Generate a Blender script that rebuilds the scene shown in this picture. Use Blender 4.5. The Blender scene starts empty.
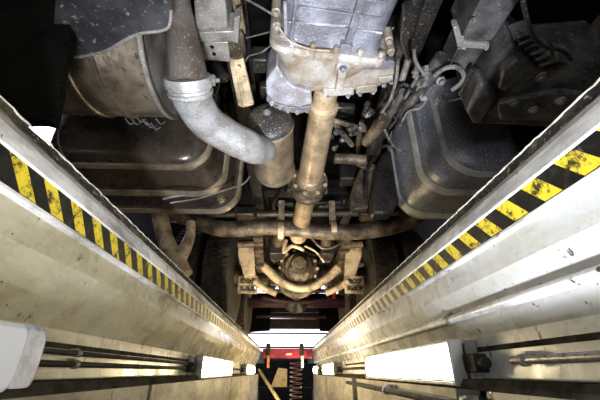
import bpy, bmesh, math, random
from mathutils import Vector, Matrix
random.seed(7)
R = math.radians
sc = bpy.context.scene
col = sc.collection
# ------------------------------------------------------------------ camera
F = 330.0; PITCH = R(27.5); YAW = R(2.15)
CAM = Vector((0, 0, -0.384))
fwd = Vector((math.sin(YAW)*math.cos(PITCH), math.cos(YAW)*math.cos(PITCH), math.sin(PITCH)))
rgt = Vector((math.cos(YAW), -math.sin(YAW), 0)); upv = rgt.cross(fwd)
cd = bpy.data.cameras.new('camera'); cam = bpy.data.objects.new('camera', cd); col.objects.link(cam)
cam.location = CAM; cd.sensor_width = 36; cd.lens = F*36/600; cd.clip_start = .02; cd.clip_end = 200
cam.rotation_euler = Matrix((rgt, upv, -fwd)).transposed().to_euler()
sc.camera = cam
def ray(px, py): return fwd + rgt*((px-300)/F) + upv*((200-py)/F)
def at(px, py, Y): d = ray(px, py); return CAM + d*(Y/d.y)
def atz(px, py, z): d = ray(px, py); return CAM + d*((z-CAM.z)/d.z)
def dep(p): return (p-CAM).dot(fwd)
def sz(n, p): return n*dep(p)/F
# ------------------------------------------------------------------ materials
def nt(name):
    m = bpy.data.materials.new(name); m.use_nodes = True
    t = m.node_tree; b = t.nodes['Principled BSDF']; return m, t, b
def N(t, k, **kw):
    n = t.nodes.new(k)
    for a, v in kw.items(): setattr(n, a, v)
    return n
def ramp(t, src, stops):
    r = N(t, 'ShaderNodeValToRGB'); t.links.new(src, r.inputs[0]); e = r.color_ramp.elements
    while len(e) < len(stops): e.new(.5)
    for q, (p, c) in zip(e, stops): q.position = p; q.color = (*c, 1) if not isinstance(c, (int, float)) else (c, c, c, 1)
    return r.outputs[0]
def noise(t, scale, detail=6, vec=None, rough=.6):
    n = N(t, 'ShaderNodeTexNoise'); n.inputs['Scale'].default_value = scale; n.inputs['Detail'].default_value = detail
    n.inputs['Roughness'].default_value = rough
    if vec is None: vec = N(t, 'ShaderNodeNewGeometry').outputs['Position']
    t.links.new(vec, n.inputs['Vector']); return n.outputs['Fac']
def mix(t, f, a, b):
    m = N(t, 'ShaderNodeMix', data_type='RGBA')
    for s, v in ((m.inputs[0], f), (m.inputs[6], a), (m.inputs[7], b)):
        if isinstance(v, tuple): s.default_value = (*v, 1)
        elif isinstance(v, float): s.default_value = v
        else: t.links.new(v, s)
    return m.outputs[2]
def dirty(name, base, dirt, amount=.5, scale=9, rough=.55, metal=0., speck=None, bump=.15, spscale=90, spec=.5):
    m, t, b = nt(name)
    f = ramp(t, noise(t, scale, 8), [(max(0, .62-amount*.4), 0), (min(1, .85-amount*.4), 1)])
    c = mix(t, f, base, dirt)
    if speck:
        s = ramp(t, noise(t, spscale, 3), [(.60, 0), (.68, 1)]); c = mix(t, s, c, speck)
    t.links.new(c, b.inputs['Base Color'])
    b.inputs['Metallic'].default_value = metal
    rr = ramp(t, noise(t, scale*3, 4), [(.3, max(0, rough-.15)), (.7, min(1, rough+.15))]); t.links.new(rr, b.inputs['Roughness'])
    b.inputs['Specular IOR Level'].default_value = spec
    bp = N(t, 'ShaderNodeBump'); bp.inputs['Strength'].default_value = bump; bp.inputs['Distance'].default_value = .01
    t.links.new(noise(t, scale*8, 5), bp.inputs['Height']); t.links.new(bp.outputs[0], b.inputs['Normal'])
    return m
def emit(name, c, s, base=(.8, .8, .8)):
    m, t, b = nt(name); b.inputs['Base Color'].default_value = (*base, 1)
    b.inputs['Emission Color'].default_value = (*c, 1); b.inputs['Emission Strength'].default_value = s
    return m
def paint(name, base, grime, edge=0.0, rough=.35):
    # scuffed pit paint: soft grime, long smears and small black spots
    m, t, b = nt(name)
    g = N(t, 'ShaderNodeNewGeometry').outputs['Position']
    mp = N(t, 'ShaderNodeMapping'); mp.inputs['Scale'].default_value = (1, .45, 1.6); t.links.new(g, mp.inputs[0])
    f = ramp(t, noise(t, 7, 9, mp.outputs[0], .7), [(.52-edge, 0), (.80-edge, 1)])
    c = mix(t, f, base, grime)
    mp2 = N(t, 'ShaderNodeMapping'); mp2.inputs['Scale'].default_value = (30, 26, 9); t.links.new(g, mp2.inputs[0])
    s = ramp(t, noise(t, 1.5, 4, mp2.outputs[0]), [(.66, 0), (.70, 1)])
    c = mix(t, s, c, (.06, .05, .035))
    s2 = ramp(t, noise(t, 75, 3, g), [(.69, 0), (.73, 1)])
    c = mix(t, s2, c, (.03, .028, .02))
    t.links.new(c, b.inputs['Base Color'])
    t.links.new(ramp(t, noise(t, 14, 6, g), [(.3, rough-.12), (.75, rough+.25)]), b.inputs['Roughness'])
    bp = N(t, 'ShaderNodeBump'); bp.inputs['Strength'].default_value = .12; bp.inputs['Distance'].default_value = .01
    t.links.new(noise(t, 9, 3, g), bp.inputs['Height']); t.links.new(bp.outputs[0], b.inputs['Normal'])
    return m
def hazard(name, sgn):
    m, t, b = nt(name)
    g = N(t, 'ShaderNodeNewGeometry').outputs['Position']
    sx = N(t, 'ShaderNodeSeparateXYZ'); t.links.new(g, sx.inputs[0])
    a = N(t, 'ShaderNodeMath', operation='MULTIPLY_ADD'); t.links.new(sx.outputs['Z'], a.inputs[0]); a.inputs[1].default_value = 1.4 if sgn > 0 else -.75; t.links.new(sx.outputs['Y'], a.inputs[2])
    d = N(t, 'ShaderNodeMath', operation='MULTIPLY_ADD'); t.links.new(a.outputs[0], d.inputs[0]); d.inputs[1].default_value = 1/.086 if sgn < 0 else 1/.083; d.inputs[2].default_value = 10.163 if sgn < 0 else 10.472
    fr = N(t, 'ShaderNodeMath', operation='FRACT'); t.links.new(d.outputs[0], fr.inputs[0])
    gt = N(t, 'ShaderNodeMath', operation='GREATER_THAN'); t.links.new(fr.outputs[0], gt.inputs[0]); gt.inputs[1].default_value = .52
    c = mix(t, gt.outputs[0], (.005, .005, .005), (.60, .46, .03))
    w = ramp(t, noise(t, 38, 8, g, .75), [(.50, 0), (.60, 1)])
    c = mix(t, w, c, (.02, .018, .012))
    w2 = ramp(t, noise(t, 11, 5, g), [(.62, 0), (.78, 1)])
    c = mix(t, w2, c, (.25, .22, .14))
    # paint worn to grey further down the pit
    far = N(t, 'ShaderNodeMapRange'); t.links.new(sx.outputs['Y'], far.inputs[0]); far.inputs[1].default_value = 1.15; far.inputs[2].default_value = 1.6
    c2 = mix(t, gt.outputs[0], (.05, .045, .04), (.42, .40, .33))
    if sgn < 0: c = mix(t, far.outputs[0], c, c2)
    t.links.new(c, b.inputs['Base Color']); b.inputs['Roughness'].default_value = .45; b.inputs['Specular IOR Level'].default_value = .3
    return m
M = {}
M['wall'] = paint('pit_paint', (.52, .53, .53), (.34, .31, .22), .07, .24); M['wall_l'] = paint('lamp_tinted_pit_paint', (.50, .475, .36), (.26, .22, .12), .10, .24)  # left wall base colour carries the warm cast of the lamps
M['lip'] = paint('lip_paint', (.88, .89, .92), (.10, .08, .05), .10, .3)
M['rim'] = dirty('grimy_rim', (.17, .15, .09), (.018, .016, .012), .9, 14, .8, 0, (.5, .48, .42), .5, 120)
M['ledge'] = dirty('ledge_grime', (.05, .045, .035), (.02, .018, .014), .5, 20, .9, 0, spec=0.)
M['edge'] = dirty('worn_edge', (.72, .69, .62), (.25, .20, .14), .4, 40, .5)
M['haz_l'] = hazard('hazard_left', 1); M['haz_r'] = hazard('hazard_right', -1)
M['dirtwall'] = paint('lower_paint', (.30, .27, .20), (.09, .075, .045), .12, .45)
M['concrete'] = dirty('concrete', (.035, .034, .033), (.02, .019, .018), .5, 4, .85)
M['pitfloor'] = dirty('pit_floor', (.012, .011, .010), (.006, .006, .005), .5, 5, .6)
M['alu'] = dirty('cast_aluminium', (.26, .27, .33), (.12, .12, .145), .75, 14, .42, .3, (.42, .42, .46), .5, 230)
M['alu3'] = dirty('clean_casting', (.42, .43, .50), (.22, .21, .22), .65, 14, .45, .25, (.6, .6, .66), .5, 150)
M['alu2'] = dirty('dusty_casting', (.40, .385, .37), (.20, .155, .11), .65, 10, .5, .15, (.22, .19, .16), .5, 110)
M['pipe'] = dirty('speckled_pipe', (.40, .41, .44), (.24, .23, .22), .6, 16, .42, .3, (.80, .81, .84), .3, 210)
M['pipe2'] = dirty('brown_pipe', (.15, .135, .125), (.08, .062, .045), .5, 9, .5, .3, (.32, .31, .30), .2, 160)
M['silencer'] = dirty('silencer_steel', (.30, .25, .19), (.12, .092, .065), .6, 7, .36, .6, (.10, .08, .06), .15, 40)
M['shield'] = dirty('shield_sheet', (.085, .088, .10), (.03, .03, .033), .65, 6, .42, .3, (.22, .22, .23), .1, 60)
M['tank'] = dirty('black_tank', (.022, .019, .017), (.06, .045, .032), .6, 5, .30, 0, (.07, .065, .06), .15, 60)
M['tankrim_lit'] = dirty('lit_tank_rim', (.42, .34, .25), (.15, .11, .08), .5, 8, .4, .3)  # grazing light on the left tank's rims is put into this colour
M['tankr'] = dirty('dusty_tank', (.13, .135, .16), (.20, .20, .22), .6, 8, .38, .2, (.7, .71, .76), .2, 150)
M['tankrrim'] = dirty('dusty_tank_rim', (.42, .41, .40), (.22, .22, .23), .5, 9, .45, .1, (.5, .5, .54), .2, 150)
M['drum'] = dirty('black_reservoir', (.025, .024, .024), (.07, .055, .04), .45, 10, .45, .1, (.45, .45, .45), .2, 190)
M['drumside'] = dirty('dusty_reservoir', (.30, .245, .18), (.13, .10, .07), .5, 10, .4, .3, (.4, .36, .3), .2, 160)
M['shaft'] = dirty('dusty_shaft', (.50, .38, .25), (.26, .19, .12), .55, 12, .42, .35, (.12, .09, .06), .2, 60)
M['rust'] = dirty('dusty_brown_steel', (.22, .17, .115), (.045, .034, .024), .7, 12, .45, .3, (.42, .36, .28), .35, 140)
M['diff'] = dirty('dusty_differential', (.42, .34, .23), (.05, .04, .028), .8, 10, .45, .2, (.5, .42, .3), .4, 60)
M['beige'] = dirty('beige_steel', (.62, .50, .34), (.20, .15, .10), .5, 12, .5, .15, (.10, .08, .06), .3, 60)
M['dark'] = dirty('dark_steel', (.014, .013, .013), (.04, .033, .028), .5, 10, .42, .3, (.16, .15, .14), .3, 120)
M['darkcast'] = dirty('dark_casting', (.12, .12, .125), (.03, .03, .031), .6, 9, .42, .3, (.26, .26, .27), .3, 150)
M['frame'] = dirty('grey_frame', (.30, .29, .28), (.12, .11, .095), .55, 8, .45, .35, (.45, .44, .42), .2, 140)
M['rubber'] = dirty('tyre_rubber', (.03, .027, .024), (.075, .06, .045), .5, 14, .8, 0)
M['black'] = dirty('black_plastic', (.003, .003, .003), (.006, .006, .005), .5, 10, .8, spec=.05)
M['hose'] = dirty('grey_hose', (.16, .15, .145), (.05, .045, .04), .5, 30, .5)
M['red'] = dirty('red_paint', (.42, .03, .07), (.16, .012, .03), .5, 8, .4)
M['darkred'] = dirty('dark_red_paint', (.045, .010, .022), (.02, .008, .014), .5, 8, .5)
M['frostcap'] = dirty('frosted_cap', (.55, .60, .72), (.30, .32, .38), .5, 20, .3, .1)
M['housing'] = dirty('lamp_housing', (.30, .30, .28), (.10, .09, .07), .5, 12, .45, .2)
M['steelpipe'] = dirty('conduit_steel', (.42, .43, .45), (.16, .14, .11), .5, 14, .35, .5, (.08, .07, .06), .15, 60)
M['blackpipe'] = dirty('black_conduit', (.010, .009, .008), (.03, .025, .018), .5, 14, .7, spec=.2)
M['white'] = dirty('white_part', (.7, .7, .68), (.4, .38, .33), .4, 14, .5)
M['orange'] = dirty('orange_part', (.75, .30, .08), (.4, .2, .08), .4, 14, .5)
M['card'] = dirty('brown_card', (.45, .36, .22), (.25, .2, .12), .4, 14, .8)
WARM = (1., .80, .46); COOL = (.86, .93, 1.); NEUT = (1., .95, .82)
# ------------------------------------------------------------------ mesh builder
class MB:
    def __init__(s): s.bm = bmesh.new()
    def box(s, c, h, rot=None):
        mt = Matrix.Translation(Vector(c)) @ (rot.to_4x4() if rot else Matrix.Identity(4)) @ Matrix.Diagonal((2*h[0], 2*h[1], 2*h[2], 1))
        bmesh.ops.create_cube(s.bm, size=1, matrix=mt); return s
    def tube(s, pts, r, n=14, sub=6, cap=True):
        pts = [Vector(p) for p in pts]
        rs = r if isinstance(r, (list, tuple)) else [r]*len(pts)
        P, Q = [], []
        if len(pts) == 2 or sub <= 1: P, Q = pts, list(rs)
        else:
            for i in range(len(pts)-1):
                a = pts[max(i-1, 0)]; b = pts[i]; c = pts[i+1]; d = pts[min(i+2, len(pts)-1)]
                for k in range(sub):
                    t = k/sub
                    P.append(.5*((2*b)+(c-a)*t+(2*a-5*b+4*c-d)*t*t+(3*b-a-3*c+d)*t**3)); Q.append(rs[i]+(rs[i+1]-rs[i])*t)
            P.append(pts[-1]); Q.append(rs[-1])
        prev = None; ring0 = None; nrm = None
        for i, p in enumerate(P):
            tg = (P[min(i+1, len(P)-1)]-P[max(i-1, 0)]).normalized()
            if nrm is None:
                nrm = tg.orthogonal().normalized()
            nrm = (nrm-tg*nrm.dot(tg)).normalized(); bn = tg.cross(nrm)
            ring = [s.bm.verts.new(p+(nrm*math.cos(2*math.pi*k/n)+bn*math.sin(2*math.pi*k/n))*Q[i]) for k in range(n)]
            if prev:
                for k in range(n): s.bm.faces.new((prev[k], prev[(k+1) % n], ring[(k+1) % n], ring[k]))
            else: ring0 = ring
            prev = ring
        if cap: s.bm.faces.new(ring0[::-1]); s.bm.faces.new(prev)
        return s
    def lathe(s, o, ax, prof, n=32):
        # prof: (distance along axis, radius)
        o = Vector(o); ax = Vector(ax).normalized(); u = ax.orthogonal().normalized(); v = ax.cross(u)
        prev = None; first = None
        for (a, r) in prof:
            ring = [s.bm.verts.new(o+ax*a+(u*math.cos(2*math.pi*k/n)+v*math.sin(2*math.pi*k/n))*max(r, 1e-4)) for k in range(n)]
            if prev:
                for k in range(n): s.bm.faces.new((prev[k], prev[(k+1) % n], ring[(k+1) % n], ring[k]))
            else: first = ring
            prev = ring
        if prof[0][1] > 0: s.bm.faces.new(first[::-1])
        if prof[-1][1] > 0: s.bm.faces.new(prev)
        return s
    def prism(s, pts, ext):
        ext = Vector(ext); a = [s.bm.verts.new(Vector(p)) for p in pts]; b = [s.bm.verts.new(Vector(p)+ext) for p in pts]
        n = len(a); s.bm.faces.new(a); s.bm.faces.new(b[::-1])
        for k in range(n): s.bm.faces.new((a[k], b[k], b[(k+1) % n], a[(k+1) % n]))
        return s
    def loft(s, secs, n=40, p=4):
        # secs: (Y, x0, x1, z0, z1[, corner radius])
        prev = None; first = None
        for q in secs:
            Y, x0, x1, z0, z1 = q[:5]; rr = q[5] if len(q) > 5 else .08
            rr = min(rr, (x1-x0)/2-1e-4, (z1-z0)/2-1e-4); ring = []
            for ci, (cx, cz) in enumerate(((x1-rr, z1-rr), (x0+rr, z1-rr), (x0+rr, z0+rr), (x1-rr, z0+rr))):
                for k in range(n//4):
                    a = math.pi/2*(ci+k/(n//4-1)); ring.append(s.bm.verts.new((cx+rr*math.cos(a), Y, cz+rr*math.sin(a))))
            if prev:
                m = len(ring)
                for k in range(m): s.bm.faces.new((prev[k], ring[k], ring[(k+1) % m], prev[(k+1) % m]))
            else: first = ring
            prev = ring
        s.bm.faces.new(first); s.bm.faces.new(prev[::-1]); return s
    def bolt(s, p, ax, r=.009, h=.010):
        p = Vector(p); ax = Vector(ax).normalized()
        s.lathe(p, ax, [(0, r*1.5), (h*.25, r*1.5)], 16); s.lathe(p, ax, [(h*.25, r), (h*1.2, r), (h*1.35, r*.8)], 6); return s
    def build(s, name, mat, parent=None, bevel=0, rot=None, smooth=True, label=None, angle=35):
        bmesh.ops.remove_doubles(s.bm, verts=s.bm.verts, dist=1e-6)
        bmesh.ops.recalc_face_normals(s.bm, faces=s.bm.faces)
        me = bpy.data.meshes.new(name); s.bm.to_mesh(me); s.bm.free()
        if smooth:
            for f in me.polygons: f.use_smooth = True
            me.set_sharp_from_angle(angle=R(angle))
        me.materials.append(mat)
        o = bpy.data.objects.new(name, me); col.objects.link(o)
        if parent: o.parent = parent
        if bevel:
            b = o.modifiers.new('bevel', 'BEVEL'); b.width = bevel; b.segments = 2; b.limit_method = 'ANGLE'; b.angle_limit = R(40)
        if label: o['label'] = label
        return o
def tag(o, label, cat, group=None):
    o['label'] = label; o['category'] = cat
    if group: o['group'] = group
    return o
def empty(name, loc=(0, 0, 0)):
    o = bpy.data.objects.new(name, None); o.location = loc; o.empty_display_size = .1; col.objects.link(o); return o
def struct(o): o['kind'] = 'structure'; return o
# ------------------------------------------------------------------ the pit
Y0, Y1 = -2.2, 6.3
CZ = CAM.z; k = .887
def zz(r, x): return CZ + r*x*k
OX = .455
prof_wall = [(.462, zz(.655, .45)), (.468, zz(.48, .468)), (.53, zz(.185, .53)), (.53, zz(-.035, .53))]
prof_low = [(.47, zz(-.035, .53)-.001), (.462, -1.35)]
def wallside(s):
    side = 'left' if s < 0 else 'right'
    def sheet(pr, name, mat, th=.03, y0=Y0, y1=Y1, bevel=0):
        m = MB(); pts = [Vector((s*x, y0, z)) for x, z in pr] + ([Vector((s*(x+th), y0, z)) for x, z in reversed(pr)] if th else [])
        m.prism(pts, (0, y1-y0, 0)); return m.build(name, mat, smooth=False, bevel=bevel)
    struct(sheet(prof_wall, 'wall_'+side, M['wall_l' if s < 0 else 'wall'], .06, bevel=.004))
    # lower panels in lengths, with a step under the lamps
    for i, (a, b) in enumerate(((Y0, .84), (1.02, 2.45), (2.62, 4.3), (4.34, Y1)) if s > 0 else ((Y0, 1.3), (1.33, 3.2), (3.23, 5.0), (5.03, Y1))):
        m = MB(); pts = [Vector((s*x, a, z)) for x, z in ((.53, CZ-.0175), (.472, CZ-.0175), (.462, CZ-.03), (.462, -1.35), (.53, -1.35))]
        m.prism(pts, (0, b-a, 0)); struct(m.build('wall_lower_'+side, M['dirtwall'], bevel=.003, smooth=False))
    struct(sheet([(.5295, CZ-.0166), (.471, CZ-.0168), (.4605, CZ-.030), (.4605, CZ-.040), (.5295, CZ-.040)], 'trim_%d' % (11 if s < 0 else 12), M['ledge'], 0.0))
    m = MB(); m.box((s*.5305, (Y0+3.3)/2, zz(.115, .53)), (.0025, (3.3-Y0)/2, .006)); struct(m.build('trim_%d' % (13 if s < 0 else 14), M['ledge'], smooth=False))
    # back of the recess
    m = MB(); m.box((s*.62, (Y0+Y1)/2, -.73), (.01, (Y1-Y0)/2, .64)); struct(m.build('wall_back_'+side, M['concrete'], smooth=False))
    # seam fillet along the stripe
    n = 0 if s < 0 else 3
    struct(sheet([(.4505, zz(.662, .450)), (.449, zz(.658, .45)), (.449, zz(.645, .45)), (.462, zz(.637, .45))], 'trim_%d' % (n+1), M['lip'], .012))
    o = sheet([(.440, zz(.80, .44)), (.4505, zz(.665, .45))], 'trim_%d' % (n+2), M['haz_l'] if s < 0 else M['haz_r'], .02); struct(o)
    lip = sheet([(.452, zz(.905, .452)), (.444, zz(.875, .444)), (.436, zz(.805, .436)), (.438, zz(.795, .438))], 'trim_%d' % (n+3), M['lip'], .03, bevel=.003); struct(lip)
    # grimy outer rim, ragged
    m = MB(); ny = 260
    rows = []
    for i in range(ny+1):
        y = Y0+(Y1-Y0)*i/ny; j = random.uniform(-.0035, .0035); j2 = random.uniform(-.003, .004)
        rows.append([m.bm.verts.new((s*x, y, z)) for x, z in ((.449, zz(.895, .452)+j2), (.455, -.012+j), (.457, -.002+j), (.50, .0), (.50, -.08), (.462, -.08))])
    for i in range(ny):
        for q in range(6): m.bm.faces.new((rows[i][q], rows[i][(q+1) % 6], rows[i+1][(q+1) % 6], rows[i+1][q]))
    m.bm.faces.new(rows[0]); m.bm.faces.new(rows[-1][::-1])
    struct(m.build('trim_%d' % (7 if s < 0 else 8), M['rim']))
    m = MB(); q_ = [Y0+.012*i for i in range(int((4-Y0)/.012))]+[Y1]
    m.tube([(s*(.4555+random.uniform(-.0012, .0012)), y, -.0005+random.uniform(-.0012, .0012)) for y in q_], [random.uniform(.0010, .0022) for y in q_], 6, 1)
    struct(m.build('trim_%d' % (9 if s < 0 else 10), M['edge']))
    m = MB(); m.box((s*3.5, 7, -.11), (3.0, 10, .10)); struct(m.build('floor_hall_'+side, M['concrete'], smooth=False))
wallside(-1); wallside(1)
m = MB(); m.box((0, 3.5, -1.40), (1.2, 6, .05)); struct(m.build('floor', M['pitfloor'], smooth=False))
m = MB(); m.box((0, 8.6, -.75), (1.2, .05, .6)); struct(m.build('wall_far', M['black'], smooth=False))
m = MB(); m.box((0, -2.3, -.75), (.7, .05, .65)); struct(m.build('wall_rear', M['pitfloor'], smooth=False))
m = MB(); m.box((0, 12.8, -.11), (.5, 4.2, .10)); struct(m.build('floor_hall_far', M['concrete'], smooth=False))
# hall shell
m = MB(); m.box((-6.6, 5, 3.4), (.1, 12, .35)); m.box((-6.6, 0, 2.2), (.1, 7, 2.2)); m.box((-6.6, 14, 3.5), (.1, 3.5, 3.5)); m.box((-6.6, 8, 1.5), (.1, 3, 1.6))
m.box((-6.6, 5, 6.8), (.1, 12, .3)); m.box((-6.6, -3, 5.2), (.1, 4, 1.7)); struct(m.build('wall_hall_left', M['concrete'], smooth=False))
m = MB(); m.box((6.6, 5, 3.4), (.1, 12, 3.5)); struct(m.build('wall_hall_right', M['concrete'], smooth=False))
m = MB(); m.box((-5, 17, 3.4), (2.0, .1, 3.5)); m.box((5, 17, 3.4), (2, .1, 3.5)); m.box((0, 17, 5.6), (3, .1, 1.4)); struct(m.build('wall_hall_far', M['concrete'], smooth=False))
m = MB(); m.box((0, -7, 3.4), (6.6, .1, 3.5)); struct(m.build('wall_hall_rear', M['concrete'], smooth=False))
m = MB(); m.box((0, 5, 7.1), (6.8, 12.2, .1)); struct(m.build('ceiling', M['concrete'], smooth=False))
dr = empty('door_1', (0, 16.9, 0)); struct(dr)
m = MB(); m.box((0, 0, 1.24), (3, .04, .035)); 
for x in (-3, 3): m.box((x, 0, 2.1), (.04, .04, 2.1))
m.box((0, 0, 2.4), (3, .04, .03)); m.build('door_frame', M['dark'], dr, smooth=False)
# ------------------------------------------------------------------ lamps
def lamp(s, y0, y1, mat, label, first=False):
    L = y1-y0; yc = (y0+y1)/2
    t = empty('pit_lamp', (s*.50, yc, CZ-.02)); tag(t, label, 'lamp', 'lamps set in the pit walls')
    zb, zt = -.012, .100     # relative to the base
    def pr(x0, x1, a, b, y, ext):
        return [Vector((-s*x0, y, a)), Vector((-s*x1, y, a+.008)), Vector((-s*(x1+.0), y, b-.008)), Vector((-s*x0, y, b))]
    m = MB(); m.prism(pr(-.028, .018, zb, zt, -L/2, 0), (0, L, 0)); m.build('housing', M['housing'], t, bevel=.003)
    m = MB(); a, b, x = zb+.007, zt-.007, .048
    pts = [Vector((-s*.018, -L/2+.012, a)), Vector((-s*.040, -L/2+.012, a+.006)), Vector((-s*x, -L/2+.012, a+.02)), Vector((-s*x, -L/2+.012, b-.02)), Vector((-s*.040, -L/2+.012, b-.006)), Vector((-s*.018, -L/2+.012, b))]
    m.prism(pts, (0, L-.024, 0)); m.build('diffuser', mat, t, bevel=.006)
    for e in (-1, 1):
        m = MB(); m.box((-s*.028, e*(L/2-.006), (zb+zt)/2), (.0235, .006, (zt-zb)/2+.002)); m.build('end_cap', M['housing'], t, bevel=.004)
        m = MB(); m.box((-s*.005, e*(L/2+.035), .04), (.018, .03, .022)); m.tube([(-s*.005, e*(L/2+.06), .04), (-s*.005, e*(L/2+.09), .04)], .014, 12); m.build('cable_gland', M['blackpipe'], t, bevel=.003)
    for zz_ in (zb+.003, zt-.003):
        m = MB(); m.box((-s*.030, 0, zz_), (.021, L/2-.012, .004)); m.build('frame', M['housing'], t, bevel=.0015)
    for y in ((-L/2+.06, 0, L/2-.06)):
        m = MB(); m.box((-s*.03, y, zt+.001), (.018, .012, .004)); m.build('clip', M['housing'], t)
    return t
e_warm = emit('warm_diffuser', WARM, 30); e_cool = emit('cool_diffuser', COOL, 38); e_neut = emit('neutral_diffuser', (1, .92, .76), 52); e_dim = emit('dim_diffuser', COOL, .10, (.42, .43, .46)); e_near = emit('near_diffuser', NEUT, 5)
t = empty('pit_lamp', (-.50, .1, CZ-.02)); tag(t, 'large dull white pit lamp cut off by the left frame edge', 'lamp', 'lamps set in the pit walls')
def rpoly(ya, yb, z0, z1, r, left=False):
    q = [(ya, z1), (ya, z0)]
    for i in range(7): a = R(-90+15*i); q.append((yb-r*.8+r*.8*math.cos(a), z0+r+r*math.sin(a)))
    for i in range(7): a = R(15*i); q.append((yb-r*.8+r*.8*math.cos(a), z1-r+r*math.sin(a)))
    return q
m = MB(); m.prism([Vector((-.02, y, z)) for y, z in rpoly(-.6, .555, -.012, .094, .028)], (.062, 0, 0)); m.build('diffuser', e_dim, t, bevel=.008)
m = MB(); m.prism([Vector((-.03, y, z)) for y, z in rpoly(.545, .618, -.016, .098, .034)], (.066, 0, 0)); m.build('end_cap', M['frostcap'], t, bevel=.010)
m = MB(); m.box((-.02, 0, .04), (.01, .6, .05)); m.build('housing', M['housing'], t, bevel=.004)
lamp(-1, 2.0, 3.15, e_warm, 'middle glowing lamp on the left pit wall, just past the twin dark conduits')
lamp(-1, 4.3, 5.4, e_warm, 'farthest and smallest glowing lamp on the left pit wall')
lamp(1, .98, 2.1, e_near, 'largest glowing rectangular lamp on the right pit wall, under the white rail')
lamp(1, 3.5, 4.6, e_warm, 'middle glowing lamp on the right pit wall, beyond the largest one')
lamp(1, 5.3, 6.15, e_warm, 'farthest and smallest glowing lamp on the right pit wall')
lamp(1, -1.55, -.42, e_neut, 'pit lamp on the right wall behind the viewpoint')
lamp(-1, -1.9, -.8, e_cool, 'pit lamp on the left wall behind the viewpoint')
# ------------------------------------------------------------------ rails and conduits
def rail(name, label, cat, pts, r, mat, clamps=(), cm=None, group=None):
    t = empty(name, pts[0]); tag(t, label, cat, group); o = Vector(pts[0])
    m = MB(); m.tube([Vector(p)-o for p in pts], r, 16, 1); m.build('pipe', mat, t)
    for c in clamps:
        c = Vector(c)-o; d = (Vector(pts[1])-Vector(pts[0])).normalized()
        m = MB(); m.lathe(c-d*.008, d, [(0, r), (0, r*1.5), (.016, r*1.5), (.016, r)], 18)
        sgn = 1 if pts[0][0] > 0 else -1
        m.box(c+Vector((sgn*r*1.5, 0, r*1.2)), (r*1.3, .008, r*.8)); m.build('clamp', cm or M['housing'], t, bevel=.001)
    return t
zr = zz(.318, .487)
rail('handrail', 'long white painted pipe rail along the right pit wall above the lamps', 'pipe', [(.487, Y0, zr), (.487, Y1, zr)], .0115, M['lip'], [(.487, 1.02, zr), (.487, 3.2, zr), (.487, -.6, zr)])
zc = zz(.050, .505)
rail('conduit', 'pale steel conduit running in the right wall recess before the large lamp', 'pipe', [(.505, -.33, zc), (.505, .80, zc)], .0085, M['steelpipe'], [(.505, .76, zc)])
rail('conduit', 'dark conduit in the right recess between the large lamp and the next', 'pipe', [(.505, 2.2, zc), (.505, 3.38, zc)], .0085, M['blackpipe'])
rail('conduit', 'upper of the two dark conduits in the left wall recess', 'pipe', [(-.505, .68, zz(.088, .505)), (-.505, 1.98, zz(.088, .505))], .0055, M['blackpipe'], [(-.505, .9, zz(.088, .505))])
rail('conduit', 'lower of the two dark conduits in the left wall recess', 'pipe', [(-.505, .68, zz(.035, .505)), (-.505, 1.98, zz(.035, .505))], .0065, M['blackpipe'], [(-.505, .9, zz(.035, .505))])
rail('conduit', 'short dark conduit between the two far lamps on the left wall', 'pipe', [(-.505, 3.25, zc), (-.505, 4.18, zc)], .0085, M['blackpipe'])
pa, pb = at(345, 375, 2.3), at(440, 402, 1.0)
pa.x = .40; pb.x = .40
rail('service_pipe', 'dark round pipe standing off the lower right wall beneath the lamp', 'pipe', [(.425, .3, CZ-.075), (.425, 2.6, CZ-.065)], .011, M['blackpipe'], [(.425, 1.6, CZ-.069), (.425, .9, CZ-.072)])
b = empty('bracket', (.5, .88, CZ-.06)); tag(b, 'dark steel hanger bracket at the near end of the large right lamp', 'bracket')
m = MB(); m.prism([Vector((-.02, -.05, .035)), Vector((-.02, .0, .035)), Vector((-.02, .10, -.09)), Vector((-.02, .04, -.09))], (.03, 0, 0)); m.build('strut', M['dark'], b, bevel=.002)
m = MB(); m.box((-.03, .07, -.012), (.02, .035, .018)); m.build('foot', M['dark'], b, bevel=.003)
m = MB(); m.bolt((-.02, -.02, .02), (-1, 0, 0), .006, .008); m.build('bolt', M['steelpipe'], b)
# ------------------------------------------------------------------ the truck
T = empty('truck', (.13, 3, 0))
tag(T, 'dirty heavy truck standing over the inspection pit, seen from below', 'truck')
bpy.context.view_layer.update(); TI = Matrix.Translation((-.13, -3, 0))
def part(mb, name, mat, parent=None, **kw):
    if parent is None:
        mb.bm.transform(TI); return mb.build(name, mat, T, **kw)
    mb.bm.transform(TI); return mb.build(name, mat, parent, **kw)
AX = .13
# body floor and frame rails
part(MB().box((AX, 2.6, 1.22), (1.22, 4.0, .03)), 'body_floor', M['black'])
for s in (-1, 1):
    x = AX+s*.40
    m = MB(); m.box((x, 2.9, .92), (.006, 3.5, .13)); m.box((x-s*.035, 2.9, .795), (.035, 3.5, .005)); m.box((x-s*.035, 2.9, 1.045), (.035, 3.5, .005))
    part(m, 'frame_rail', M['dark'], bevel=.002)
for y, mt in ((.55, 'dark'), (2.35, 'dark'), (3.9, 'dark'), (5.1, 'darkred')):
    m = MB(); m.box((AX, y, .90), (.39, .05, .012)); m.box((AX, y-.05, .94), (.39, .006, .05)); m.box((AX, y+.05, .94), (.39, .006, .05)); part(m, 'cross_member', M[mt], bevel=.002)
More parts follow.
